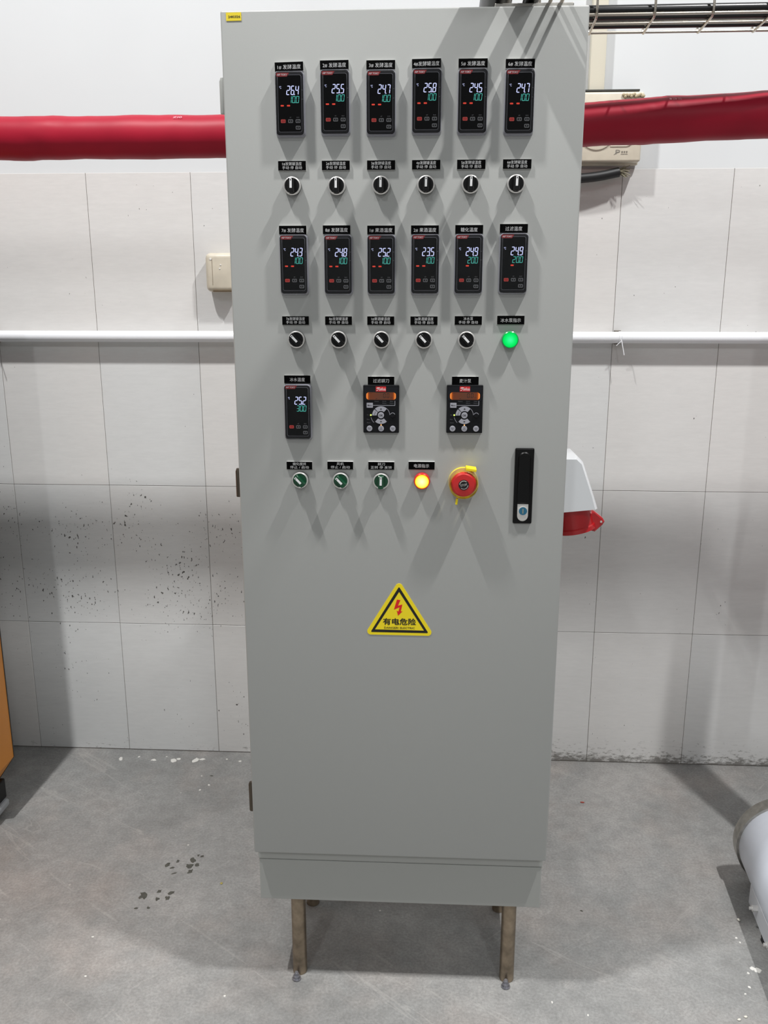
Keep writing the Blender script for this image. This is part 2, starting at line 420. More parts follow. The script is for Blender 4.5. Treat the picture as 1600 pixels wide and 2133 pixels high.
# stains and paint spatter on the concrete
def blob(bm, cx, cy, rx, ry, rot=0, n=12, z0=0.0, z1=None, jag=.3):
    z1 = random.uniform(.0004, .0012) if z1 is None else z1
    ca, sa = math.cos(rot), math.sin(rot); top = []; bot = []
    for i in range(n):
        a = 2 * math.pi * i / n; k = 1 + random.uniform(-jag, jag)
        x, y = rx * k * math.cos(a), ry * k * math.sin(a)
        top.append(bm.verts.new((cx + (x * ca - y * sa) * .85, cy + (x * sa + y * ca) * .85, z1))); bot.append(bm.verts.new((cx + x * ca - y * sa, cy + x * sa + y * ca, z0)))
    bm.faces.new(top)
    for i in range(n): bm.faces.new((bot[i], bot[(i + 1) % n], top[(i + 1) % n], top[i]))
M_paint = mat('dried_white_paint', (226, 224, 218), .7); M_oil = mat('dark_floor_stain', (78, 77, 70), .5, var=.25, vscale=90)
bm = B()
for x, y, a, b_ in ((-.935, -.061, .010, .006), (-.826, -.062, .009, .006), (-.760, -.062, .014, .009), (-.747, -.052, .007, .005), (-.690, -.058, .017, .012), (-.668, -.050, .009, .006), (-.545, -.056, .005, .004), (-.88, -.045, .004, .003), (-.59, -.045, .003, .003), (-.79, -.04, .003, .002), (-.61, -.2, .004, .003), (-.63, -.23, .003, .003), (.786, -.785, .003, .003), (.79, -.80, .003, .002), (.80, -.885, .008, .008), (.79, -.88, .006, .005), (.775, -.895, .003, .003), (.764, -.935, .003, .003), (.748, -.955, .0025, .002), (-.72, -.86, .003, .002), (-.69, -.98, .003, .002), (-.37, -1.02, .003, .003), (.4, -1.03, .003, .002), (.33, -1.0, .003, .002)):
    blob(bm, x, y, a, b_, random.uniform(0, 3))
tag(new_obj('paint_spatter', bm, M_paint, floor), kind='stuff')
bm = B()
for x, y, a, b_ in ((-.560, -.567, .009, .011), (-.564, -.592, .010, .010), (-.545, -.583, .006, .008), (-.556, -.612, .008, .006), (-.622, -.590, .009, .006), (-.600, -.572, .006, .004), (-.607, -.600, .007, .003), (-.596, -.622, .007, .003), (-.552, -.545, .004, .003), (-.540, -.548, .005, .004),
                    (-.648, -.710, .010, .014), (-.612, -.694, .006, .006), (-.580, -.697, .009, .005), (-.585, -.718, .008, .006), (-.610, -.722, .007, .005), (-.650, -.758, .005, .004), (-.622, -.755, .004, .004), (-.615, -.148, .006, .003), (.29, -.70, .003, .003), (.44, -.71, .004, .003)):
    blob(bm, x, y, a, b_, random.uniform(0, 3), jag=.4)
tag(new_obj('oil_stain', bm, M_oil, floor), kind='stuff')

# ------------------------------------------------------------------ control cabinet
KX, KY = 0.0025, -0.9984
cab = empty('control_cabinet', (KX, KY, 0), 0.0029)
tag(cab, 'tall light grey electrical control cabinet standing on four thin steel legs', 'cabinet')
def part(name, bm, m, loc=(0, 0, 0), parent=cab, smooth=False, label=None, auto=None):
    o = new_obj(name, bm, m, parent, smooth, loc, auto)
    if label: o['label'] = label
    return o
bm = B(); box(bm, -.300, .300, 0, .0165, .3397, 1.9114, bevel=.003, seg=3)
part('door', bm, M_door, smooth=True)
bm = B(); box(bm, -.297, .297,   .0215, .310, .3105, 1.9075, bevel=.002)
part('body', bm, M_body)
bm = B(); box(bm, -.290, .290, .0160, .0217, .3315, 1.904)  # gasket dropped below the door edge, drawing the shadow gap as a dark strip
part('gasket_gap_shade', bm, M_gap)
bm = B(); box(bm, -.2955, .2955, .0240, .306, .2115, .3080, bevel=.0015)
box(bm, -.290, .290, .030, .30, .3075, .3110, mi=1)
part('plinth', bm, [M_body, M_gap])
for u, dy in ((-.221, .062), (.236, .062), (-.221, .285), (.236, .285)):
    bm = B(); lathe(bm, [(.0158, 0.0005), (.0158, .2117)], 24, axis='Z')
    lathe(bm, [(.021, .2060), (.021, .2119)], 20, axis='Z')
    leg = part('leg', bm, M_leg, (u, dy, 0), smooth=True)
    if dy < .1:
        bm = B()
        lathe(bm, [(.0095, .0006), (.0095, .0035)], 20, axis='Z')
        lathe(bm, [(.0078, .0035), (.0078, .0100)], 6, axis='Z')
        lathe(bm, [(.0045, .0100), (.0045, .0170), (.0035, .0185)], 12, axis='Z')
        part('anchor_bolt', bm, M_bolt, (-.004, -.0265, 0), parent=leg)
for z0, z1 in ((1.757, 1.813), (1.093, 1.147), (.431, .496)):
    bm = B(); lathe(bm, [(.0048, z0), (.0052, z0 + .002), (.0052, z1 - .006), (.003, z1)], 14, axis='Z', c=(-.3035, .0125, 0))
    box(bm, -.302, -.2965, .010, .0225, z0 + .004, z1 - .008)
    part('hinge', bm, M_bolt2 if z0 < 1.5 else M_body, smooth=True)
# cable entry plate on the roof
bm = B(); box(bm, .149, .276, .010, .30, 1.9076, 1.9185, bevel=.001)
part('cable_entry_plate', bm, M_steel)

# ---- temperature controllers
KEYS = ((-.0116, -.027, True, ''), (.0007, -.027, False, '<'), (.0132, -.027, False, '^'), (.0132, -.0372, False, 'v'))
def bm_button(red, sym):
    bm = B()
    ring(bm, outline_rr(.0080, .0055, .0013), outline_rr(.0060, .0034, .0007), .0003, -.0003)
    prism(bm, outline_rr(.0060, .0034, .0007), .0003, -.0001, mi=1)
    if red: add_text(bm, 'SET', 0, 0, .0044, .0016, -.0004, mi=0)
    else:
        t = {'<': [(-.001, 0), (.001, .0012), (.001, -.0012)], '^': [(0, .001), (-.0012, -.0008), (.0012, -.0008)], 'v': [(0, -.001), (.0012, .0008), (-.0012, .0008)]}[sym]
        prism(bm, t, .0002, -.0003)
    return bm
def make_controller():
    bm = B(); prism(bm, outline_rr(.0465, .0965, .005), 0, -.0085, ch=.0016)
    c = part('temperature_controller', bm, M_case, smooth=True)
    bm = B(); prism(bm, outline_rr(.0385, .0868, .0030), -.0083, -.0088)
    new_obj('screen', bm, M_screen, c)
    bm = B(); ring(bm, outline_rr(.0398, .0881, .0034), outline_rr(.0387, .0870, .0030), -.0083, -.0089)
    new_obj('screen_rim', bm, M_rim, c)
    bm = B()
    prism(bm, [(-.0215, .0470), (-.0215, .0430), (-.0205, .0412), (-.0040, .0412), (.0000, .0470)], -.0082, -.0091)
    add_text(bm, 'AIP TOKY', -.0118, .0440, .0165, .0027, -.0094, mi=1, bold=.01)
    new_obj('logo_strip', bm, [M_band, M_white], c)
    for x, z, red, sym in KEYS:
        o = new_obj('button', bm_button(red, sym), [M_keyred if red else M_key, M_alarm if False else (MATS['red_key_fill'] if red else M_black)], c, loc=(x, -.0091, z))
        if red: o['label'] = 'red set button'
    bm = B()
    add_text(bm, 'AT', .0007, -.0213, .0030, .0015, -.0092); add_text(bm, 'R/S', .0132, -.0213, .0042, .0015, -.0092)
    add_text(bm, 'PV', .0209, .0205, .0024, .0013, -.0092); add_text(bm, 'SV', .0209, .0065, .0024, .0013, -.0092)
    tag(new_obj('key_print', bm, M_key, c), kind='stuff')
    bm = B(); add_text(bm, '℃', -.0152, .0247, .0032, .0040, -.0092)
    new_obj('unit_symbol', bm, M_read, c)
    # snap-on clear dust cover
    bm = B(); o1 = [(x, z) for x, z in outline_rr(.0505, .1010, .006)]
    n = len(o1); sc = .955
    a = [bm.verts.new((x, -.0004, z - .001)) for x, z in o1]; b_ = [bm.verts.new((x, -.0022, z - .001)) for x, z in o1]
    d = [bm.verts.new((x * sc, -.0115, z * .975 - .0005)) for x, z in o1]; e = [bm.verts.new((x * sc * .97, -.0122, z * .965 - .0005)) for x, z in o1]
    for p, q, mi in ((a, b_, 1), (b_, d, 1), (d, e, 1)):
        for i in range(n): bm.faces.new((p[i], p[(i + 1) % n], q[(i + 1) % n], q[i])).material_index = mi
    bm.faces.new(e).material_index = 0
    o = new_obj('clear_cover', bm, [M_clear, M_clearedge], c, smooth=True)
    o['label'] = 'clear plastic dust cover'
    return c
mat('red_key_fill', (205, 20, 22), .5)
ctrl0 = make_controller(); first_ctrl = [True]; CTRL_PARTS = list(ctrl0.children)
def controller(u, z, reading, setpoint, alarms, label):
    if first_ctrl[0]: c = ctrl0; first_ctrl[0] = False
    else:
        c = ctrl0.copy(); COL.objects.link(c)
        for ch in CTRL_PARTS: copy_tree(ch, c)
    c.location = (u, 0, z); c['label'] = label
    bm = B(); seg_digits(bm, reading, .0155, .0203, .0059, .0142, .0073, .00128, -.0091)
    new_obj('reading_digits', bm, M_read, c)
    bm = B(); seg_digits(bm, setpoint, .0155, .0062, .0048, .0106, .0062, .00072, -.0091)
    new_obj('setpoint_digits', bm, M_set, c)
    for x in alarms:
        bm = B(); prism(bm, outline_rr(.0052, .0022, .0008), -.0087, -.0091, dx=x, dz=-.0031)
        add_text(bm, 'OUT', x, -.0031, .0036, .0011, -.0092, mi=1)
        new_obj('alarm_light', bm, [M_alarm, MATS['red_key_fill']], c)
UX = (-.1871, -.1117, -.0356, .0399, .1151, .1918)
A2 = (-.0127, -.0022)
for u, z, rd, k in zip(UX, (1.7679, 1.7696, 1.7682, 1.7696, 1.7688, 1.7675), ('26.4', '25.5', '24.7', '25.8', '24.5', '24.7'), range(1, 7)):
    controller(u, z, rd, '10.0', A2, f'temperature controller showing {rd} over 10.0 under the {k}# name plate, top row')
for u, z, rd, sp, al, nm in zip((-.1869, -.1098, -.0352, .0402, .1148, .1912), (1.5112, 1.5107, 1.5106, 1.5113, 1.5114, 1.5122), ('24.3', '24.8', '25.2', '23.5', '24.9', '24.9'), ('10.0',) * 4 + ('20.0',) * 2, (A2,) * 4 + ((-.0022,),) * 2, ('7# fermenting', '8# fermenting', '1# fruit wine', '2# fruit wine', 'mashing', 'filtering')):
    controller(u, z, rd, sp, al, f'temperature controller showing {rd} over {sp} under the {nm} name plate, second row')
controller(-.1862, 1.2554, '25.2', '30.0', (), 'temperature controller showing 25.2 over 30.0, alone in the third row')

# ---- engraved name plates
def name_plate(u, z, lines, label, w=.0474, h=.0143, rot=0.0):
    bm = B(); prism(bm, [(-w / 2, -h / 2), (w / 2, -h / 2), (w / 2, h / 2), (-w / 2, h / 2)], 0, -.0036, mi=0, mside=1)
    p = part('name_plate', bm, [M_plate, M_plateedge], (u, 0, z), label=label); p.rotation_euler = (0, -rot, 0)
    bm = B()
    for s, cx, cz, tw, th in lines: add_text(bm, s, cx, cz, tw, th, -.0039, bold=-.012)
    new_obj('lettering', bm, M_white, p)
def L1(s, wd): return [(s, 0, -.0004, wd, .0068)]
def L2(a, b_, wa=.0330, wb=.0335): return [(a, 0, .0031, wa, .0054), (b_, 0, -.0031, wb, .0052)]
T1 = ('1# 发酵温度', '2# 发酵温度', '3# 发酵温度', '4#发酵罐温度', '5# 发酵温度', '6# 发酵温度')
for u, z, s, r in zip((-.1877, -.1127, -.0361, .0389, .1149, .1915), (1.8254, 1.8272, 1.8263, 1.8276, 1.8270, 1.8256), T1, (1.2, .6, 0, .8, 0, -.2)):
    name_plate(u, z, L1(s, .042 if '罐' in s else .0385), f'black name plate engraved {s}', h=.0140, rot=R(r))
for u, k in zip((-.1866, -.1122, -.0357, .0401, .1156, .1921), range(1, 7)):
    name_plate(u, 1.6720, L2(f'{k}#发酵罐温度', '手动 停 自动'), f'black name plate engraved {k}#发酵罐温度 手动 停 自动', h=.0151)
T2 = ('7# 发酵温度', '8# 发酵温度', '1# 果酒温度', '2# 果酒温度', '糖化温度', '过滤温度')
for u, z, s in zip((-.1881, -.1123, -.0358, .0392, .1146, .1902), (1.5682, 1.5685, 1.5679, 1.5679, 1.5682, 1.5696), T2):
    name_plate(u, z, L1(s, .0385 if '#' in s else .0285), f'black name plate engraved {s}')
for u, s in zip((-.1869, -.1108, -.0365, .0393), ('7#发酵罐温度', '8#发酵罐温度', '1#果酒罐温度', '2#果酒罐温度')):
    name_plate(u, 1.4161, L2(s, '手动 停 自动'), f'black name plate engraved {s} 手动 停 自动', h=.0148)
name_plate(.1166, 1.4166, L2('冰水泵', '手动 停 自动', .0165), 'black name plate engraved 冰水泵 手动 停 自动', h=.0148)
name_plate(.1903, 1.4174, L1('冰水泵指示', .0350), 'black name plate engraved 冰水泵指示', h=.0148)
name_plate(-.1863, 1.3132, L1('冰水温度', .0270), 'black name plate engraved 冰水温度')
name_plate(-.0360, 1.3117, L1('过滤耕刀', .0285), 'black name plate engraved 过滤耕刀')
name_plate(.1137, 1.3123, L1('麦汁泵', .0205), 'black name plate engraved 麦汁泵')
name_plate(-.1861, 1.1562, L2('糖化搅拌', '停止 / 启动', .0245, .0345), 'black name plate engraved 糖化搅拌 停止 启动', h=.0145)
name_plate(-.1109, 1.1571, L2('风机', '停止 / 启动', .0130, .0350), 'black name plate engraved 风机 停止 启动', h=.0145)
name_plate(-.0357, 1.1573, L2('耕刀', '正转 停 反转', .0130, .0385), 'black name plate engraved 耕刀 正转 停 反转', h=.0145)
name_plate(.0378, 1.1582, L1('电源指示', .0275), 'black name plate engraved 电源指示', h=.0145)

# ---- selector switches
def make_switch(knob_mat):
    bm = B(); lathe(bm, [(.0150, 0), (.0150, -.0062)], 44, mi=1, cap=False)
    lathe(bm, [(.0151, -.0060), (.0152, -.0072), (.0146, -.0094), (.0132, -.0102), (.0124, -.0098), (.0123, -.0070)], 44, cap=False)
    s = part('selector_switch', bm, [M_chrome, M_black], smooth=True)
    bm = B(); lathe(bm, [(.0123, -.0070), (.0123, -.0092), (.0119, -.0096)], 40)
    # finger grip across the dial
    g = [(-.0048, .0112), (-.0048, -.0108), (0, -.0122), (.0048, -.0108), (.0048, .0112)]
    prism(bm, g, -.0090, -.0235, ch=.0008)
    k = new_obj('knob', bm, knob_mat, s, smooth=True)
    bm = B(); prism(bm, [(-.0019, -.0048), (.0019, -.0048), (.0019, .0103), (-.0019, .0103)], -.0233, -.0240)
    prism(bm, circ(.0010, 12, 0, .0080), -.0238, -.0242, mi=1)
    new_obj('pointer', bm, [M_white, M_ink], s)
    return s
sw_black = make_switch(M_black); sw_green = make_switch(M_greenknob); used = {id(sw_black): 0, id(sw_green): 0}
def switch(proto, u, z, ang, label):
    if used[id(proto)] == 0: s = proto
    else: s = copy_tree(proto, cab)
    used[id(proto)] += 1
    s.location = (u, 0, z); s['label'] = label; s.rotation_euler = (0, 0, 0)
    for ch in s.children: ch.rotation_euler = (0, R(ang), 0)
for u, z, k in zip((-.1868, -.1108, -.0357, .0402, .1153, .1911), (1.6393, 1.6390, 1.6396, 1.64, 1.6402, 1.6404), range(1, 7)):
    switch(sw_black, u, z, 1, f'black selector switch turned upright below the {k}# tank plate')
for u, nm in zip((-.1858, -.1110, -.0351, .0395, .1142), ('7# tank', '8# tank', '1# fruit wine', '2# fruit wine', '冰水泵')):
    switch(sw_black, u, 1.3834, -43, f'black selector switch turned to the left below the {nm} plate')
for u, z, a, nm in ((-.1850, 1.1297, -43, '糖化搅拌'), (-.1101, 1.1296, -43, '风机'), (-.0358, 1.1293, 1, '耕刀')):
    switch(sw_green, u, z, a, f'dark green selector switch below the {nm} plate')

# ---- indicator lamps
def pilot(u, z, rim_mat, glow, label):
    bm = B(); lathe(bm, [(.0150, 0), (.0150, -.0055), (.0146, -.0070), (.0146, -.0120), (.0134, -.0130), (.0127, -.0120)], 44, cap=False)
    p = part('indicator_lamp', bm, rim_mat, (u, 0, z), smooth=True, label=label)
    bm = B(); lathe(bm, [(.0128, -.0100), (.0128, -.0128), (.0110, -.0136), (.0070, -.0142), (.0001, -.0145)], 44)
    new_obj('lens', bm, glow, p, smooth=True)
M_grim = mat('green_lens_rim', (30, 150, 84), .25, coat=.5)
M_rrim = mat('red_lens_rim', (205, 30, 34), .25, coat=.5)
M_gglow = emit_radial('green_glow', [(0, (70, 255, 165)), (.55, (22, 250, 120)), (1, (0, 226, 84))], .0128, 1.0)
M_rglow = emit_radial('amber_red_glow', [(0, (255, 255, 190)), (.66, (255, 250, 110)), (.90, (255, 222, 50)), (1, (255, 130, 20))], .0128, 1.35)
pilot(.1898, 1.3838, M_grim, M_gglow, 'lit green indicator lamp below the 冰水泵指示 plate')
pilot(.0388, 1.1303, M_rrim, M_rglow, 'lit red and yellow indicator lamp below the 电源指示 plate')

# ---- emergency stop
bm = B(); lathe(bm, [(.0272, 0), (.0272, -.0035), (.0262, -.0050), (.0150, -.0050), (.0150, -.012)], 48, cap=False)
es = part('emergency_stop', bm, M_yellow, (.1140, 0, 1.1286), smooth=True, label='red emergency stop button on a yellow ring under a clear hinged guard')
bm = B(); lathe(bm, [(.0130, -.0045), (.0130, -.0150), (.0222, -.0190), (.0230, -.0235), (.0222, -.0278), (.0190, -.0302), (.0001, -.0308)], 48)
new_obj('button', bm, M_stopred, es, smooth=True)
bm = B(); lathe(bm, [(.0095, -.0300), (.0095, -.0311)], 36)
strip_arc(bm, .0074, 35 + 16, 160 + 16, .0012, -.0314, 1); strip_arc(bm, .0074, 215 + 16, 340 + 16, .0012, -.0314, 1)
add_text(bm, 'STOP', 0, 0, .0120, .0042, -.0315, mi=1, bold=.01, rot=R(14))
new_obj('stop_disc', bm, [M_ink, mat('pale_print', (205, 210, 206), .5)], es)
bm = B(); lathe(bm, [(.0274, -.0052), (.0272, -.0200), (.0264, -.0335), (.0248, -.0362)], 48, mi=1, cap=False)
lathe(bm, [(.0248, -.0362), (.0001, -.0366)], 48, cap=False)
o = new_obj('clear_guard', bm, [M_clear, clear('clear_guard_side', (.96, .93, .80), .42, body=.12, body_rgb=(240, 225, 150))], es, smooth=True)
bm = B(); box(bm, -.0005, .0185, -.0300, -.0040, .0262, .0315, bevel=.001)
h = new_obj('hinge_tab', bm, M_yellow, es); h.rotation_euler = (0, R(8), 0); h['label'] = 'yellow hinge tab'
bm = B(); box(bm, -.0108, -.0068, -.0330, -.0240, -.0375, -.0262, bevel=.0012)
h = new_obj('latch', bm, M_yellow, es); h['label'] = 'yellow latch'
h.rotation_euler = (0, R(6), 0)

# ---- keypads of the two drives
def keypad(u, z, label):
    bm = B(); box(bm, -.0321, .0321, -.0072, 0, -.0427, .0427, bevel=.0012)
    k = part('drive_keypad', bm, M_vfd, (u, 0, z), label=label)
    bm = B(); prism(bm, outline_rr(.0600, .0240, .0015), -.0070, -.0076, dz=.0276)
    new_obj('display_window', bm, M_vfdpanel, k)
    bm = B(); prism(bm, outline_rr(.0534, .0133, .0052, 8), -.0074, -.0079, dz=.0236)
    new_obj('lit_display', bm, M_lcd, k)
    bm = B(); seg_digits(bm, '0.0', .0147, .0246, .0042, .0085, .0066, .0009, -.0081, slant=.03)
    add_text(bm, 'Hz', .0185, .0208, .0040, .0018, -.0081); add_text(bm, 'Setup', -.0195, .0283, .0060, .0014, -.0081)
    box(bm, -.0095, -.0070, -.0081, -.0078, .0186, .0193)
    new_obj('display_digits', bm, M_ink, k)
    bm = B(); prism(bm, [(-.0094, .0316), (.0088, .0316), (.0088, .0404), (-.0094, .0404)], -.0070, -.0078)
    # script wordmark: long flourish over a joined hand-lettered word
    st = [(-.0082, .0334), (-.0066, .0334), (-.0052, .0350), (-.0040, .0368), (-.0060, .0375), (-.0084, .0370), (-.0060, .0384), (-.0020, .0380)]
    add_text(bm, 'anfoss', .0026, .0361, .0116, .0052, -.0082, mi=1, bold=.004)
    tube(bm, [(x, -.0081, zz) for x, zz in fillet3(st)], .00035, 6, mi=1)
    new_obj('logo_badge', bm, [M_red, M_white], k)
    bm = B(); prism(bm, outline_rr(.0112, .0086, .0006), -.0070, -.0082, dx=-.0203, dz=.0071); add_text(bm, 'Menu', -.0203, .0070, .0076, .0024, -.0084, mi=1, bold=.01)
    new_obj('menu_key', bm, [M_vfdkey, M_ink], k)
    cx, cz = -.0002, -.0108
    def sector(r0, r1, a0, a1, name, sym=None):
        b2 = B(); n = 10
        pts = [(cx + r1 * math.cos(R(a0 + (a1 - a0) * i / n)), cz + r1 * math.sin(R(a0 + (a1 - a0) * i / n))) for i in range(n + 1)]
        pts += [(cx + r0 * math.cos(R(a1 - (a1 - a0) * i / n)), cz + r0 * math.sin(R(a1 - (a1 - a0) * i / n))) for i in range(n + 1)]
        prism(b2, pts, -.0070, -.0082)
        if sym: sym(b2)
        new_obj(name, b2, [M_vfdkey, M_ink], k)
    sector(.0078, .0160, 48, 132, 'up_key', lambda b2: prism(b2, [(cx - .0018, cz + .0105), (cx + .0018, cz + .0105), (cx, cz + .0130)], -.0080, -.0084, mi=1))
    sector(.0076, .0158, 138, 181, 'back_key', lambda b2: add_text(b2, 'Back', cx - .0108, cz + .0042, .0060, .0016, -.0084, mi=1, rot=R(70)))
    sector(.0078, .0155, 228, 312, 'down_key', lambda b2: prism(b2, [(cx - .0018, cz - .0105), (cx, cz - .0130), (cx + .0018, cz - .0105)], -.0080, -.0084, mi=1))
    bm = B(); prism(bm, circ(.0055, 28), -.0070, -.0084, dx=cx, dz=cz, ch=.0003); add_text(bm, 'OK', cx, cz, .0072, .0036, -.0087, mi=1, bold=.015)
    new_obj('ok_key', bm, [M_vfdkey, M_ink], k)
    for x, a, b_ in ((-.0210, 'Hand', 'On'), (0, 'Off', 'Reset'), (.0210, 'Auto', 'On')):
        bm = B(); prism(bm, circ(.0051, 28), -.0070, -.0084, ch=.0003)
        add_text(bm, a, 0, .0011, .0056 if len(a) > 3 else .0036, .0017, -.0087, mi=1, bold=.01); add_text(bm, b_, 0, -.0015, .0056 if len(b_) > 3 else .003, .0017, -.0087, mi=1, bold=.01)
        new_obj('round_key', bm, [M_vfdkey, M_ink], k, loc=(x, 0, -.0348))
    bm = B(); lathe(bm, [(.0046, -.0070), (.0046, -.0092), (.0040, -.0096)], 28, c=(.0208, 0, -.0103)); strip_arc(bm, .0042, 20, 160, .0008, -.0098, 1, .0208, -.0103)
    new_obj('dial', bm, [M_vfd, M_vfdkey], k)
    bm = B()
    box(bm, -.0143, .0252, -.0076, -.0070, .0064, .0072); box(bm, .0244, .0252, -.0076, -.0070, .0064, .0152)
    strip_arc(bm, .0158, 2, 46, .0007, -.0075, 0, cx, cz); strip_arc(bm, .0183, 192, 226, .0006, -.0075, 0, cx, cz)
    new_obj('key_outline', bm, M_vfdkey, k)
    bm = B()
    for s, x, zz, wd in (('Status', -.0080, .0142, .0075), ('Quick', .0058, .0142, .0070), ('Menu', .0058, .0108, .0070), ('Main', .0192, .0142, .0060), ('Menu', .0192, .0108, .0070), ('On', -.0238, -.0103, .0032), ('Warn.', -.0232, -.0182, .0058), ('Alarm', -.0224, -.0243, .0066)):
        add_text(bm, s, x, zz, wd, .0015, -.0075)
    tag(new_obj('key_print', bm, M_vfddim, k), kind='stuff')
    bm = B(); lathe(bm, [(.0014, -.0070), (.0014, -.0084), (.0008, -.0090)], 16, c=(-.0184, 0, -.0105))
    new_obj('status_light', bm, emit('led_green', (222, 255, 120), 1.6), k)
    bm = B(); lathe(bm, [(.0011, -.0070), (.0011, -.0084), (.0007, -.0090)], 16, c=(0, 0, -.0283))
    new_obj('status_light', bm, emit('led_orange', (255, 186, 120), 1.6), k)
def fillet3(pts):
    return [(p.x, p.y) for p in fillet([(a, b_, 0) for a, b_ in pts], .002, 4)]
def lcd_mat():
    m = bpy.data.materials.new('amber_backlight'); m.use_nodes = True; nt = m.node_tree; nt.nodes.clear()
    N = nt.nodes.new; L = nt.links.new
    o = N('ShaderNodeOutputMaterial'); e = N('ShaderNodeEmission'); tc = N('ShaderNodeTexCoord'); sp = N('ShaderNodeSeparateXYZ')
    ab = N('ShaderNodeMath'); ab.operation = 'ABSOLUTE'; dv = N('ShaderNodeMath'); dv.operation = 'DIVIDE'; dv.inputs[1].default_value = .0267
    r = N('ShaderNodeValToRGB')
    st = [(0, (92, 60, 48)), (.78, (104, 58, 40)), (.88, (180, 84, 26)), (.945, (255, 160, 84)), (1, (190, 70, 10))]
    while len(r.color_ramp.elements) < len(st): r.color_ramp.elements.new(.5)
    for el, (p, c) in zip(r.color_ramp.elements, st): el.position = p; el.color = (*lin(c), 1)
    L(tc.outputs['Object'], sp.inputs[0]); L(sp.outputs[0], ab.inputs[0]); L(ab.outputs[0], dv.inputs[0]); L(dv.outputs[0], r.inputs[0]); L(r.outputs[0], e.inputs[0])
    L(e.outputs[0], o.inputs[0]); return m
M_lcd = lcd_mat()
keypad(-.0358, 1.2610, 'drive keypad with amber display under the 过滤耕刀 plate')
keypad(.1136, 1.2618, 'drive keypad with amber display under the 麦汁泵 plate')

# ---- swing handle with lock
bm = B(); box(bm, -.0172, .0172, -.0050, 0, -.0702, .0702, bevel=.0022)
hd = part('door_handle', bm, M_handle, (.2237, 0, 1.1217), label='black swing handle with a key lock')
bm = B()
lev = [(.0110 * math.cos(R(a)), .0525 + .0110 * math.sin(R(a))) for a in range(0, 181, 15)] + [(-.0112, -.0320), (.0112, -.0320)]
prism(bm, lev, -.0040, -.0078, ch=.0018)
new_obj('lever', bm, M_handle, hd, smooth=True)
bm = B(); pl = [(-.0098, -.0329), (.0098, -.0329)] + [(.0098 * math.cos(R(a)), -.0545 + .0104 * math.sin(R(a))) for a in range(0, -181, -15)]
prism(bm, pl, -.0045, -.0062); pl2 = [(x * .72, (zz + .0500) * .6 - .0535) for x, zz in pl]
strip_arc(bm, .0072, 185, 355, .0016, -.0072, 0, 0, -.0545)
new_obj('lock_plate', bm, M_chrome, hd)
bm = B(); lathe(bm, [(.0082, -.0060), (.0082, -.0082)], 32, mi=1, c=(.0003, 0, -.0455)); lathe(bm, [(.0074, -.0080), (.0074, -.0086)], 32, c=(.0003, 0, -.0455))
box(bm, -.0006, .0010, -.0089, -.0085, -.0500, -.0410, mi=2)
new_obj('key_cylinder', bm, [M_blue, M_chrome, mat('brass_key_slot', (176, 172, 150), .4, .6)], hd)

# ---- warning sign and asset tag
SX, SZ, SU = -.0012, .8257, 9.64   # sign origin: middle of its base; px of the layout below per mm
def sp(X, Y): return ((X - 797) / SU / 1000, (1185 - Y) / SU / 1000 + .0006)
def rtri(a, b_, c, r, n=6):
    P = [Vector((*q, 0)) for q in (a, b_, c)]; out = []
    for i in range(3):
        p, q, s = P[i - 1], P[i], P[(i + 1) % 3]
        d1 = (p - q).normalized(); d2 = (s - q).normalized(); half = d1.angle(d2) / 2; t = r / math.tan(half)
        c0 = q + (d1 + d2).normalized() * (r / math.sin(half)); p1 = q + d1 * t; p2 = q + d2 * t
        for k in range(n + 1):
            v = (p1 * (1 - k / n) + p2 * (k / n)) - c0; out.append(tuple((c0 + v.normalized() * r)[:2]))
    return out
bm = B(); prism(bm, rtri(sp(785, 118), sp(150, 1180), sp(1440, 1186), .0068), 0, -.0008)
sg = part('warning_sign', bm, M_yellow, (SX, 0, SZ), label='yellow triangular electric danger sign with red lightning arrow')
bm = B(); ring(bm, rtri(sp(785, 238), sp(262, 1128), sp(1332, 1132), .0016), rtri(sp(787, 338), sp(343, 1076), sp(1250, 1084), .0002), -.0006, -.0010)
new_obj('border', bm, M_ink, sg)
bm = B(); prism(bm, [sp(*q) for q in ((748, 488), (812, 495), (768, 605), (848, 580), (820, 716), (852, 712), (770, 802), (745, 700), (776, 718), (796, 635), (693, 683))], -.0006, -.0010)
new_obj('lightning_arrow', bm, M_boltred, sg)
bm = B(); c = sp(797, 917); add_text(bm, '有电危险', c[0], c[1], .0636, .0142, -.0011, bold=.022, res=3)
c = sp(797, 1038); add_text(bm, 'DANGER! ELECTRIC', c[0], c[1], .0584, .0041, -.0011, bold=.012)
new_obj('lettering', bm, M_ink, sg)
bm = B(); box(bm, -.0125, .0125, -.0007, 0, -.0062, .0062)
tg = part('asset_tag', bm, M_tag, (-.2775, 0, 1.9020), label='small yellow tag printed 24K026'); tg.rotation_euler = (0, R(-.5), 0)
bm = B(); add_text(bm, '24K026', .0010, -.0002, .0200, .0036, -.0010, bold=.02); new_obj('lettering', bm, M_ink, tg)

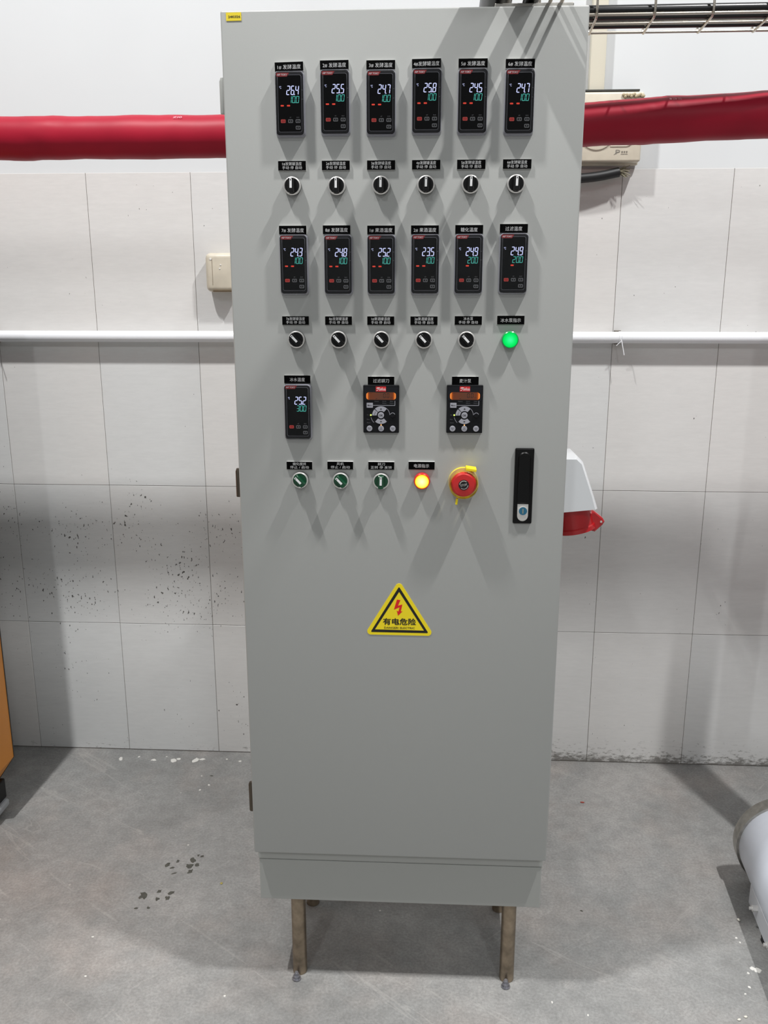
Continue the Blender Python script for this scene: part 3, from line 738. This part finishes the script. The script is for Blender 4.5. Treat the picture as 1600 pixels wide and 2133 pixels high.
# ---- industrial inlet on the right side of the cabinet
M_wplast = mat('white_plastic', (226, 228, 230), .35); M_sred = mat('socket_red', (176, 22, 28), .3, coat=.3); M_sred2 = mat('socket_red_dark', (120, 14, 20), .4)
bm = B()
prof = [(.2972, 1.160), (.335, 1.160), (.346, 1.150), (.371, 1.082), (.379, 1.058), (.2972, 1.050)]
vs = []
for y, s in ((.085, .93), (.095, 1.0), (.185, 1.0), (.195, .93)):
    vs.append([bm.verts.new((.2972 + (x - .2972) * s, y, 1.1 + (z - 1.1) * (s if z > 1.1 else 1))) for x, z in prof])
for a, b_ in zip(vs, vs[1:]):
    for i in range(6): bm.faces.new((a[i], a[(i + 1) % 6], b_[(i + 1) % 6], b_[i]))
bm.faces.new(vs[0]); bm.faces.new(vs[-1])
bmesh.ops.bevel(bm, geom=[e for e in bm.edges if e.calc_face_angle(0) > .3], offset=.003, segments=2, affect='EDGES')
ps = part('power_inlet', bm, M_wplast, smooth=True, label='white and red industrial power inlet on the right side of the cabinet')
bm = B()
ax = Vector((.22, 0, -1)).normalized(); c0 = Vector((.335, .140, 1.055))
side = ax.cross(Vector((0, 1, 0))).normalized()
rings = []
for t, r in ((-.004, .041), (.004, .041), (.006, .037), (.042, .038), (.044, .0405), (.052, .0412), (.053, .036), (.030, .034)):
    rings.append([bm.verts.new(c0 + ax * t + side * (r * math.cos(2 * math.pi * i / 40)) + Vector((0, 1, 0)) * (r * math.sin(2 * math.pi * i / 40))) for i in range(40)])
for a, b_ in zip(rings, rings[1:]):
    for i in range(40): bm.faces.new((a[i], a[(i + 1) % 40], b_[(i + 1) % 40], b_[i]))
bm.faces.new(rings[0]); bm.faces.new(rings[-1])
new_obj('socket_collar', bm, M_sred, ps, smooth=True)
bm = B()
lug = [(.366, 1.040), (.380, 1.044), (.398, 1.030), (.402, 1.023), (.398, 1.016), (.384, 1.002), (.368, 1.006)]
prism(bm, lug, .150, .128, ch=.003); prism(bm, circ(.0022, 14, .3945, 1.0235), .128, .1268, mi=1)
new_obj('latch_lug', bm, [M_sred, M_chrome], ps)

# ------------------------------------------------------------------ red lagged pipe behind the cabinet
def red_mat():
    m = mat('red_vinyl_wrap', (158, 20, 44), .46, spec=.24, coat=.0, bump=.12, bscale=14, var=.10, vscale=9); return m
M_redpipe = red_mat()
ctrl_pts = [(-2.4, -.505, 1.8035), (-.2, -.505, 1.8035), (.1, -.503, 1.807), (.38, -.497, 1.8215), (.50, -.501, 1.8265), (.80, -.522, 1.835), (1.055, -.535, 1.843), (1.055, -.535, 1.55), (1.055, -.535, .42), (2.3, -.535, .42)]
fp = fillet(ctrl_pts, .09, 10); path = []; acc = []
for a, b_ in zip(fp, fp[1:]):
    n_ = max(1, int((b_ - a).length / .02))
    for q in range(n_): path.append(tuple(a.lerp(b_, q / n_)))
path.append(tuple(fp[-1]))
random.seed(3); wr = [random.uniform(-1, 1) for _ in path]
def rp(i, k, an):
    x = path[i][0] - path[i][2]
    s = math.sin(x * 23.0) * .0007 + math.sin(x * 61 + 2 * math.sin(an)) * .0004 + wr[i] * .00035 * math.sin(an * 2 + i)
    seam = .0011 if (i + int(3 * math.sin(an))) % 26 < 2 else 0
    return (.0452 + s + seam) * (1.0 + max(0.0, min(.05, (path[i][0] - .4) * .12)))
bm = B(); tube(bm, path, .0452, 36, rfun=rp)
pipe = tag(new_obj('insulated_pipe', bm, M_redpipe, smooth=True, auto=60), 'thick red wrapped pipe running level behind the grey cabinet', 'pipe')
for s, x, wd in (('ZI0', -.505, .020), ('8ココ', .565, .025)):
    bm = B(); add_text(bm, s, 0, 0, wd, .006, 0)
    a = R(47); yy = -.505; zz = 1.8035 if x < 0 else 1.829
    o = new_obj('print_mark', bm, mat('pale_pink_print', (240, 170, 180), .4), pipe, loc=(x, yy - .0478 * math.cos(a), zz + .0478 * math.sin(a)))
    o.rotation_euler = (-a, 0, 0)

# ------------------------------------------------------------------ white conduit along the wall
M_pvc = mat('white_pvc', (238, 240, 243), .3, spec=.5)
bm = B(); lathe(bm, [(.0160, -2.6), (.0160, 2.6)], 28, axis='X', c=(0, -.0255, 1.346))
cd = tag(new_obj('conduit_pipe', bm, M_pvc, smooth=True), 'thin white plastic conduit running along the tiled wall', 'pipe')
for x in (-1.226, .588):
    bm = B(); lathe(bm, [(.0166, x - .004), (.0172, x - .003), (.0172, x + .003), (.0166, x + .004)], 28, axis='X', c=(0, -.0255, 1.346), cap=False)
    box(bm, x - .012, x + .004, -.0200, -.0010, 1.3615, 1.3650, mi=1); box(bm, x - .012, x + .006, -.0200, -.0010, 1.3270, 1.3305, mi=1)
    c = new_obj('pipe_clip', bm, [M_pvc, M_grout], cd, smooth=True)
    tube(bm2 := B(), fillet([(x + .002, -.0420, 1.340), (x + .004, -.0435, 1.333), (x + .012, -.0440, 1.298)], .004), .0013, 8)
    tube(bm2, [(x + .003, -.0425, 1.338), (x - .010, -.0380, 1.324)], .0011, 8)
    new_obj('cable_tie_tail', bm2, M_pvc, cd, smooth=True)

# ------------------------------------------------------------------ cream boxes on the wall
M_cream = mat('aged_cream_plastic', (206, 198, 180), .4, var=.07, vscale=30); M_creamd = mat('cream_smear', (178, 164, 134), .6)
bm = B(); box(bm, -.584, -.490, -.050, -.0004, 1.472, 1.578, bevel=.014, seg=4)
jb = tag(new_obj('junction_box', bm, M_cream, smooth=True), 'small rounded cream junction box on tiles left of the cabinet', 'box')
bm = B(); box(bm, -.5635, -.5628, -.0508, -.0490, 1.490, 1.562); box(bm, -.566, -.495, -.050, -.0300, 1.4712, 1.4726)
new_obj('lid_seam', bm, mat('brown_seam', (120, 104, 84), .7), jb)
bm = B()
for x, z, r in ((-.567, 1.561, .0035), (-.539, 1.545, .0022), (-.542, 1.535, .0022)): lathe(bm, [(r, -.0495), (r, -.0508), (r * .5, -.0512)], 12, c=(x, 0, z))
tag(new_obj('paint_drip', bm, M_paint, jb), kind='stuff')

wb = empty('wall_box', (.47, 0, 1.80)); wb.location.z = 1.807; tag(wb, 'cream wall box with round embossed front behind the red pipe', 'box')
bm = B(); box(bm, -.20, .1370, -.055, .0055, .0010, .1740, bevel=.006, seg=3)
box(bm, -.20, .1385, -.020, .0055, -.002, .1790, bevel=.003)
new_obj('casing', bm, M_cream, wb, smooth=True)
bm = B(); lathe(bm, [(.050, -.0530), (.048, -.0580), (.042, -.0590), (.0001, -.0592)], 40, c=(.0185, 0, .0790)); new_obj('round_boss', bm, M_cream, wb, smooth=True)
bm = B(); ring(bm, rtri((.0185, .0395), (.0115, .0545), (.0255, .0545), .002), rtri((.0185, .0412), (.0127, .0538), (.0243, .0538), .0015), -.0588, -.0598); new_obj('arrow_emblem', bm, mat('grey_emblem', (120, 116, 108), .5), wb)
bm = B()
tube(bm, fillet([(-.19, -.0560, .040), (-.040, -.0560, .040)], .01), .0015, 8); tube(bm, fillet([(.055, -.0560, .040), (.105, -.0560, .040), (.118, -.0560, .056), (.118, -.0560, .165)], .012), .0015, 8)
new_obj('raised_rib', bm, M_cream, wb, smooth=True)
bm = B(); add_text(bm, 'P', .0760, .0255, .012, .011, -.0556); tube(bm, fillet([(.066, -.0557, .0190), (.070, -.0557, .0225), (.0810, -.0557, .0260)], .004), .0005, 6)
for k in range(3):
    box(bm, .0850 + .0060 * k, .0895 + .0060 * k, -.0557, -.0552, .0262, .0272); box(bm, .0850 + .0060 * k, .0895 + .0060 * k, -.0557, -.0552, .0232, .0240); box(bm, .0868 + .0060 * k, .0876 + .0060 * k, -.0557, -.0552, .0225, .0280)
box(bm, .0840, .1020, -.0557, -.0552, .0195, .0203)
new_obj('printed_logo', bm, mat('grey_logo_print', (128, 124, 116), .5), wb)
bm = B()
for k in range(14): 
    x = .082 + .004 * k; lathe(bm, [(.0042, -.0555), (.0036, -.0600), (.001, -.0615)], 8, c=(x, 0, .1640 + random.uniform(-.003, .003)))
tag(new_obj('glue_smear', bm, M_creamd, wb, smooth=True), kind='stuff')
bm = B(); box(bm, -.15, .128, -.035, .0055, .1792, .1835); new_obj('top_gap', bm, mat('dark_gap', (52, 52, 48), .7), wb)
M_rubber = mat('black_rubber', (20, 21, 22), .5)
bm = B(); tube(bm, fillet([(.20, -.042, 1.764), (.42, -.042, 1.766), (.50, -.039, 1.773), (.556, -.033, 1.785)], .05), .0125, 16)
hose = tag(new_obj('black_hose', bm, M_rubber, smooth=True), 'black hose with a frayed end below the cream wall box', 'hose')
bm = B()
for k in range(26):
    a = random.uniform(0, 6.28); rr = random.uniform(0, .010); p0 = Vector((.556, -.033 + rr * math.cos(a), 1.785 + rr * math.sin(a)))
    p1 = p0 + Vector((random.uniform(.012, .030), random.uniform(-.012, .006), random.uniform(-.014, .012))); tube(bm, [p0, (p0 + p1) / 2 + Vector((0, 0, random.uniform(-.003, .005))), p1], .0011, 5)
tag(new_obj('frayed_strands', bm, mat('frayed_fibre', (134, 128, 108), .8), hose), kind='stuff')
bm = B(); box(bm, .467, .507, -.022, .0055, 1.986, 4.1, bevel=.003)
tag(new_obj('cable_trunking', bm, mat('pale_cream_trunking', (226, 222, 204), .5), smooth=True), 'narrow cream trunking rising on the white wall above the wall box', 'trunking')

# ------------------------------------------------------------------ wire basket tray with black cables
M_wire = mat('tray_wire', (196, 188, 176), .25, 1.0)
tray = empty('cable_tray', (0, 0, 1.98)); tag(tray, 'steel wire basket tray over the cabinet and along to the right', 'tray')
TZ = 0.0; x0t, x1t = .135, 2.2
for y, z in ((-.690, .048), (-.690, .004), (-.570, .004), (-.570, .048), (-.630, .004)):
    bm = B(); tube(bm, [(x0t, y, z), (x1t, y, z)], .0027, 10); new_obj('rail_wire', bm, M_wire, tray, smooth=True)
x = .145; k = 0
while x < 2.2:
    bm = B(); tube(bm, fillet([(x, -.6935, .052), (x, -.6935, 0), (x + .006, -.5665, 0), (x + .006, -.5665, .052)], .012), .0025, 10); new_obj('cross_wire', bm, M_wire, tray, smooth=True)
    x += .110
M_cab = mat('black_cable_sheath', (9, 9, 10), .3)
def cable(name, pts, r, label, m=M_cab, fr=.08, group='black cables in the wire tray'):
    bm = B(); tube(bm, fillet(pts, fr, 8), r, 16); return tag(new_obj(name, bm, m, smooth=True), label, 'cable', group=group)
def wav(y, z, amp, ph, x0=.165, x1=2.15):
    return [(x0 + (x1 - x0) * i / 16, y + amp * math.sin(i * 1.3 + ph), z + abs(amp) * .4 * math.sin(i * 2.1 + ph)) for i in range(17)]
cable('power_cable', wav(-.676, 1.9945, .0004, 0), .0098, 'black cable lying at the front of the wire tray')
cable('power_cable', wav(-.650, 1.9945, .0004, 1), .0100, 'black cable lying second from the front of the wire tray')
cable('power_cable', wav(-.622, 1.9940, .0004, 2), .0095, 'black cable lying third from the front of the wire tray')
cable('power_cable', wav(-.594, 1.9935, .0004, 3), .0090, 'black cable lying at the back of the wire tray')
# bundle that leaves the cabinet roof and climbs over its front edge
cable('riser_cable', [(.212, -.86, 1.9215), (.212, -.98, 1.934), (.212, -1.16, 1.965), (.205, -1.45, 2.35), (.205, -1.52, 3.4)], .0130, 'black cable rising over the front edge of the cabinet roof', fr=.1, group='black cables rising from the cabinet roof')
cable('riser_cable', [(.160, -.80, 1.9480), (.160, -1.00, 1.972), (.160, -1.16, 1.992), (.155, -1.45, 2.37), (.155, -1.52, 3.4)], .0280, 'thick black cable rising beside the thinner one over the cabinet roof', fr=.1, group='black cables rising from the cabinet roof')
for xx in (.243, .262):
    bm = B(); tube(bm, fillet([(xx, -.85, 1.926), (xx, -1.18, 1.930), (xx - .006, -1.46, 2.35), (xx - .006, -1.53, 3.4)], .1, 8), .0032, 10)
    tag(new_obj('support_rod', bm, M_wire, smooth=True), 'thin bent steel rod over the cabinet roof, ' + ('nearer the thick cable' if xx < .25 else 'nearer the right edge'), 'rod')

# ------------------------------------------------------------------ orange machine at the left edge
M_orange = mat('orange_enamel', (222, 140, 34), .4, var=.04, vscale=8); M_orange2 = mat('orange_edge', (236, 158, 66), .4)
mc = empty('orange_machine', (-1.60, -.43, 0)); tag(mc, 'orange machine housing with a black base at the left edge', 'machine')
def slab(bm, pr, y0, y1, mi=0):
    vs = [[bm.verts.new((x, y, z)) for x, z in pr] for y in (y0, y1)]
    for i in range(len(pr)): bm.faces.new((vs[0][i], vs[0][(i + 1) % len(pr)], vs[1][(i + 1) % len(pr)], vs[1][i])).material_index = mi
    bm.faces.new(vs[0]).material_index = mi; bm.faces.new(vs[1]).material_index = mi
MXR = .469
bm = B(); slab(bm, [(-.45, 1.55), (MXR, 1.55), (MXR, .172), (MXR - .048, .103), (-.45, .103)], -.02, .070); new_obj('side_panel', bm, M_orange, mc)
bm = B(); slab(bm, [(-.45, 1.55), (MXR + .001, 1.55), (MXR + .001, .172), (MXR - .047, .102), (-.45, .102)], .0702, .0740); new_obj('added_back_sheet', bm, mat('bounce_cut_dark', (60, 58, 56), .6), mc)  # added dark sheet, cuts orange bounce onto the tiles; rim shows as dark edge
bm = B(); slab(bm, [(MXR - .014, 1.54), (MXR + .0015, 1.54), (MXR + .0015, .172), (MXR - .046, .104), (MXR - .062, .104), (MXR - .014, .18)], -.0225, -.0195); new_obj('edge_flange', bm, M_orange2, mc)
bm = B(); box(bm, -.45, .02, -.55, -.0205, .10, 1.50, bevel=.01); new_obj('main_housing', bm, M_orange, mc)
bm = B(); box(bm, -.45, MXR - .03, -.014, .065, .045, .106, bevel=.004); new_obj('base', bm, M_black, mc)
bm = B(); box(bm, MXR - .10, MXR - .018, -.02, .055, .026, .048, bevel=.006)
new_obj('foot_bracket', bm, mat('pale_grey_steel', (168, 172, 176), .45, .3), mc)
for dx, dy in ((MXR - .05, .02), (-.40, -.40)):
    bm = B(); lathe(bm, [(.008, -.012), (.0135, -.008), (.0135, .008), (.008, .012)], 24, axis='X', c=(dx, dy, .0140)); new_obj('caster_wheel', bm, mat('grey_caster', (120, 112, 100), .5), mc, smooth=True)

# ------------------------------------------------------------------ white pressure vessel at the right edge
M_wv = mat('white_vessel_enamel', (220, 226, 236), .35, var=.02, vscale=40)
TX, TY, TZc, TR = .957, -.605, .124, .114
vt = empty('white_vessel', (TX, TY, 0), R(-5)); tag(vt, 'white horizontal vessel with a steel rim at the right edge', 'vessel')
bm = B(); lathe(bm, [(.02, .05), (.07, .046), (.100, .030), (TR, .004), (TR, -.62), (.09, -.66)], 56, c=(0, 0, TZc)); new_obj('shell', bm, M_wv, vt, smooth=True)
bm = B(); lathe(bm, [(TR, -.006), (TR + .006, -.006), (TR + .006, .030), (TR - .006, .034), (TR - .02, .034)], 56, c=(0, 0, TZc), cap=False); new_obj('steel_rim', bm, M_steel, vt, smooth=True)
bm = B()
prb = [(-.098, .088), (-.106, .080), (-.106, .030), (.106, .030), (.106, .080), (.098, .088)]
vs = [[bm.verts.new((x, y, z)) for x, z in prb] for y in (-.60, -.10)]
for i in range(6): bm.faces.new((vs[0][i], vs[0][(i + 1) % 6], vs[1][(i + 1) % 6], vs[1][i]))
bm.faces.new(vs[0]); bm.faces.new(vs[1]); new_obj('base_plate', bm, mat('white_base_enamel', (196, 199, 204), .4), vt)
for y in (-.165, -.285, -.42):
    bm = B(); lathe(bm, [(.0075, -.118), (.0075, -.105)], 6, axis='X', c=(0, y, .062)); lathe(bm, [(.004, -.124), (.004, -.117)], 12, axis='X', c=(0, y, .062)); new_obj('bolt', bm, M_chrome, vt)
for x, y in ((-.085, -.20), (.085, -.20), (-.085, -.54), (.085, -.54)):
    bm = B(); lathe(bm, [(.015, .0005), (.017, .004), (.013, .009), (.017, .014), (.013, .019), (.017, .024), (.014, .0305)], 20, axis='Z', c=(x, y, 0)); new_obj('rubber_foot', bm, M_rubber, vt, smooth=True)

# ------------------------------------------------------------------ litter on the floor
def pebble(name, loc, r, m, label, cat, rz=0, group=None):
    bm = B(); bmesh.ops.create_icosphere(bm, subdivisions=2, radius=1)
    for v in bm.verts: v.co = Vector((v.co.x * r[0] * (1 + .12 * v.co.y), v.co.y * r[1], v.co.z * r[2]))
    o = new_obj(name, bm, m, smooth=True, loc=(loc[0], loc[1], r[2])); o.rotation_euler = (0, 0, rz); tag(o, label, cat, group); return o
M_bean = mat('white_bean', (226, 222, 210), .5)
pebble('white_pellet', (.711, -1.027), (.0042, .0028, .0018), M_bean, 'white pellet on the floor at lower right, left one of a pair', 'pellet', .4, 'white pellets on the floor')
pebble('white_pellet', (.727, -1.019), (.0040, .0028, .0018), M_bean, 'white pellet on the floor at lower right, right one of a pair', 'pellet', .2, 'white pellets on the floor')
pebble('white_pellet', (.812, -.725), (.0036, .0048, .0026), M_bean, 'white pellet lying alone in the shadow of the white vessel', 'pellet', .2, 'white pellets on the floor')
pebble('red_scrap', (.521, -.238), (.0065, .0022, .0018), mat('red_plastic_scrap', (176, 62, 44), .5), 'tiny red scrap on the floor right of the cabinet', 'scrap', -.1)
pebble('yellow_scrap', (-.463, -.656), (.0035, .0045, .0012), mat('yellow_leaf_scrap', (164, 152, 84), .6), 'tiny yellowish scrap on the floor left of the cabinet', 'scrap', .3)
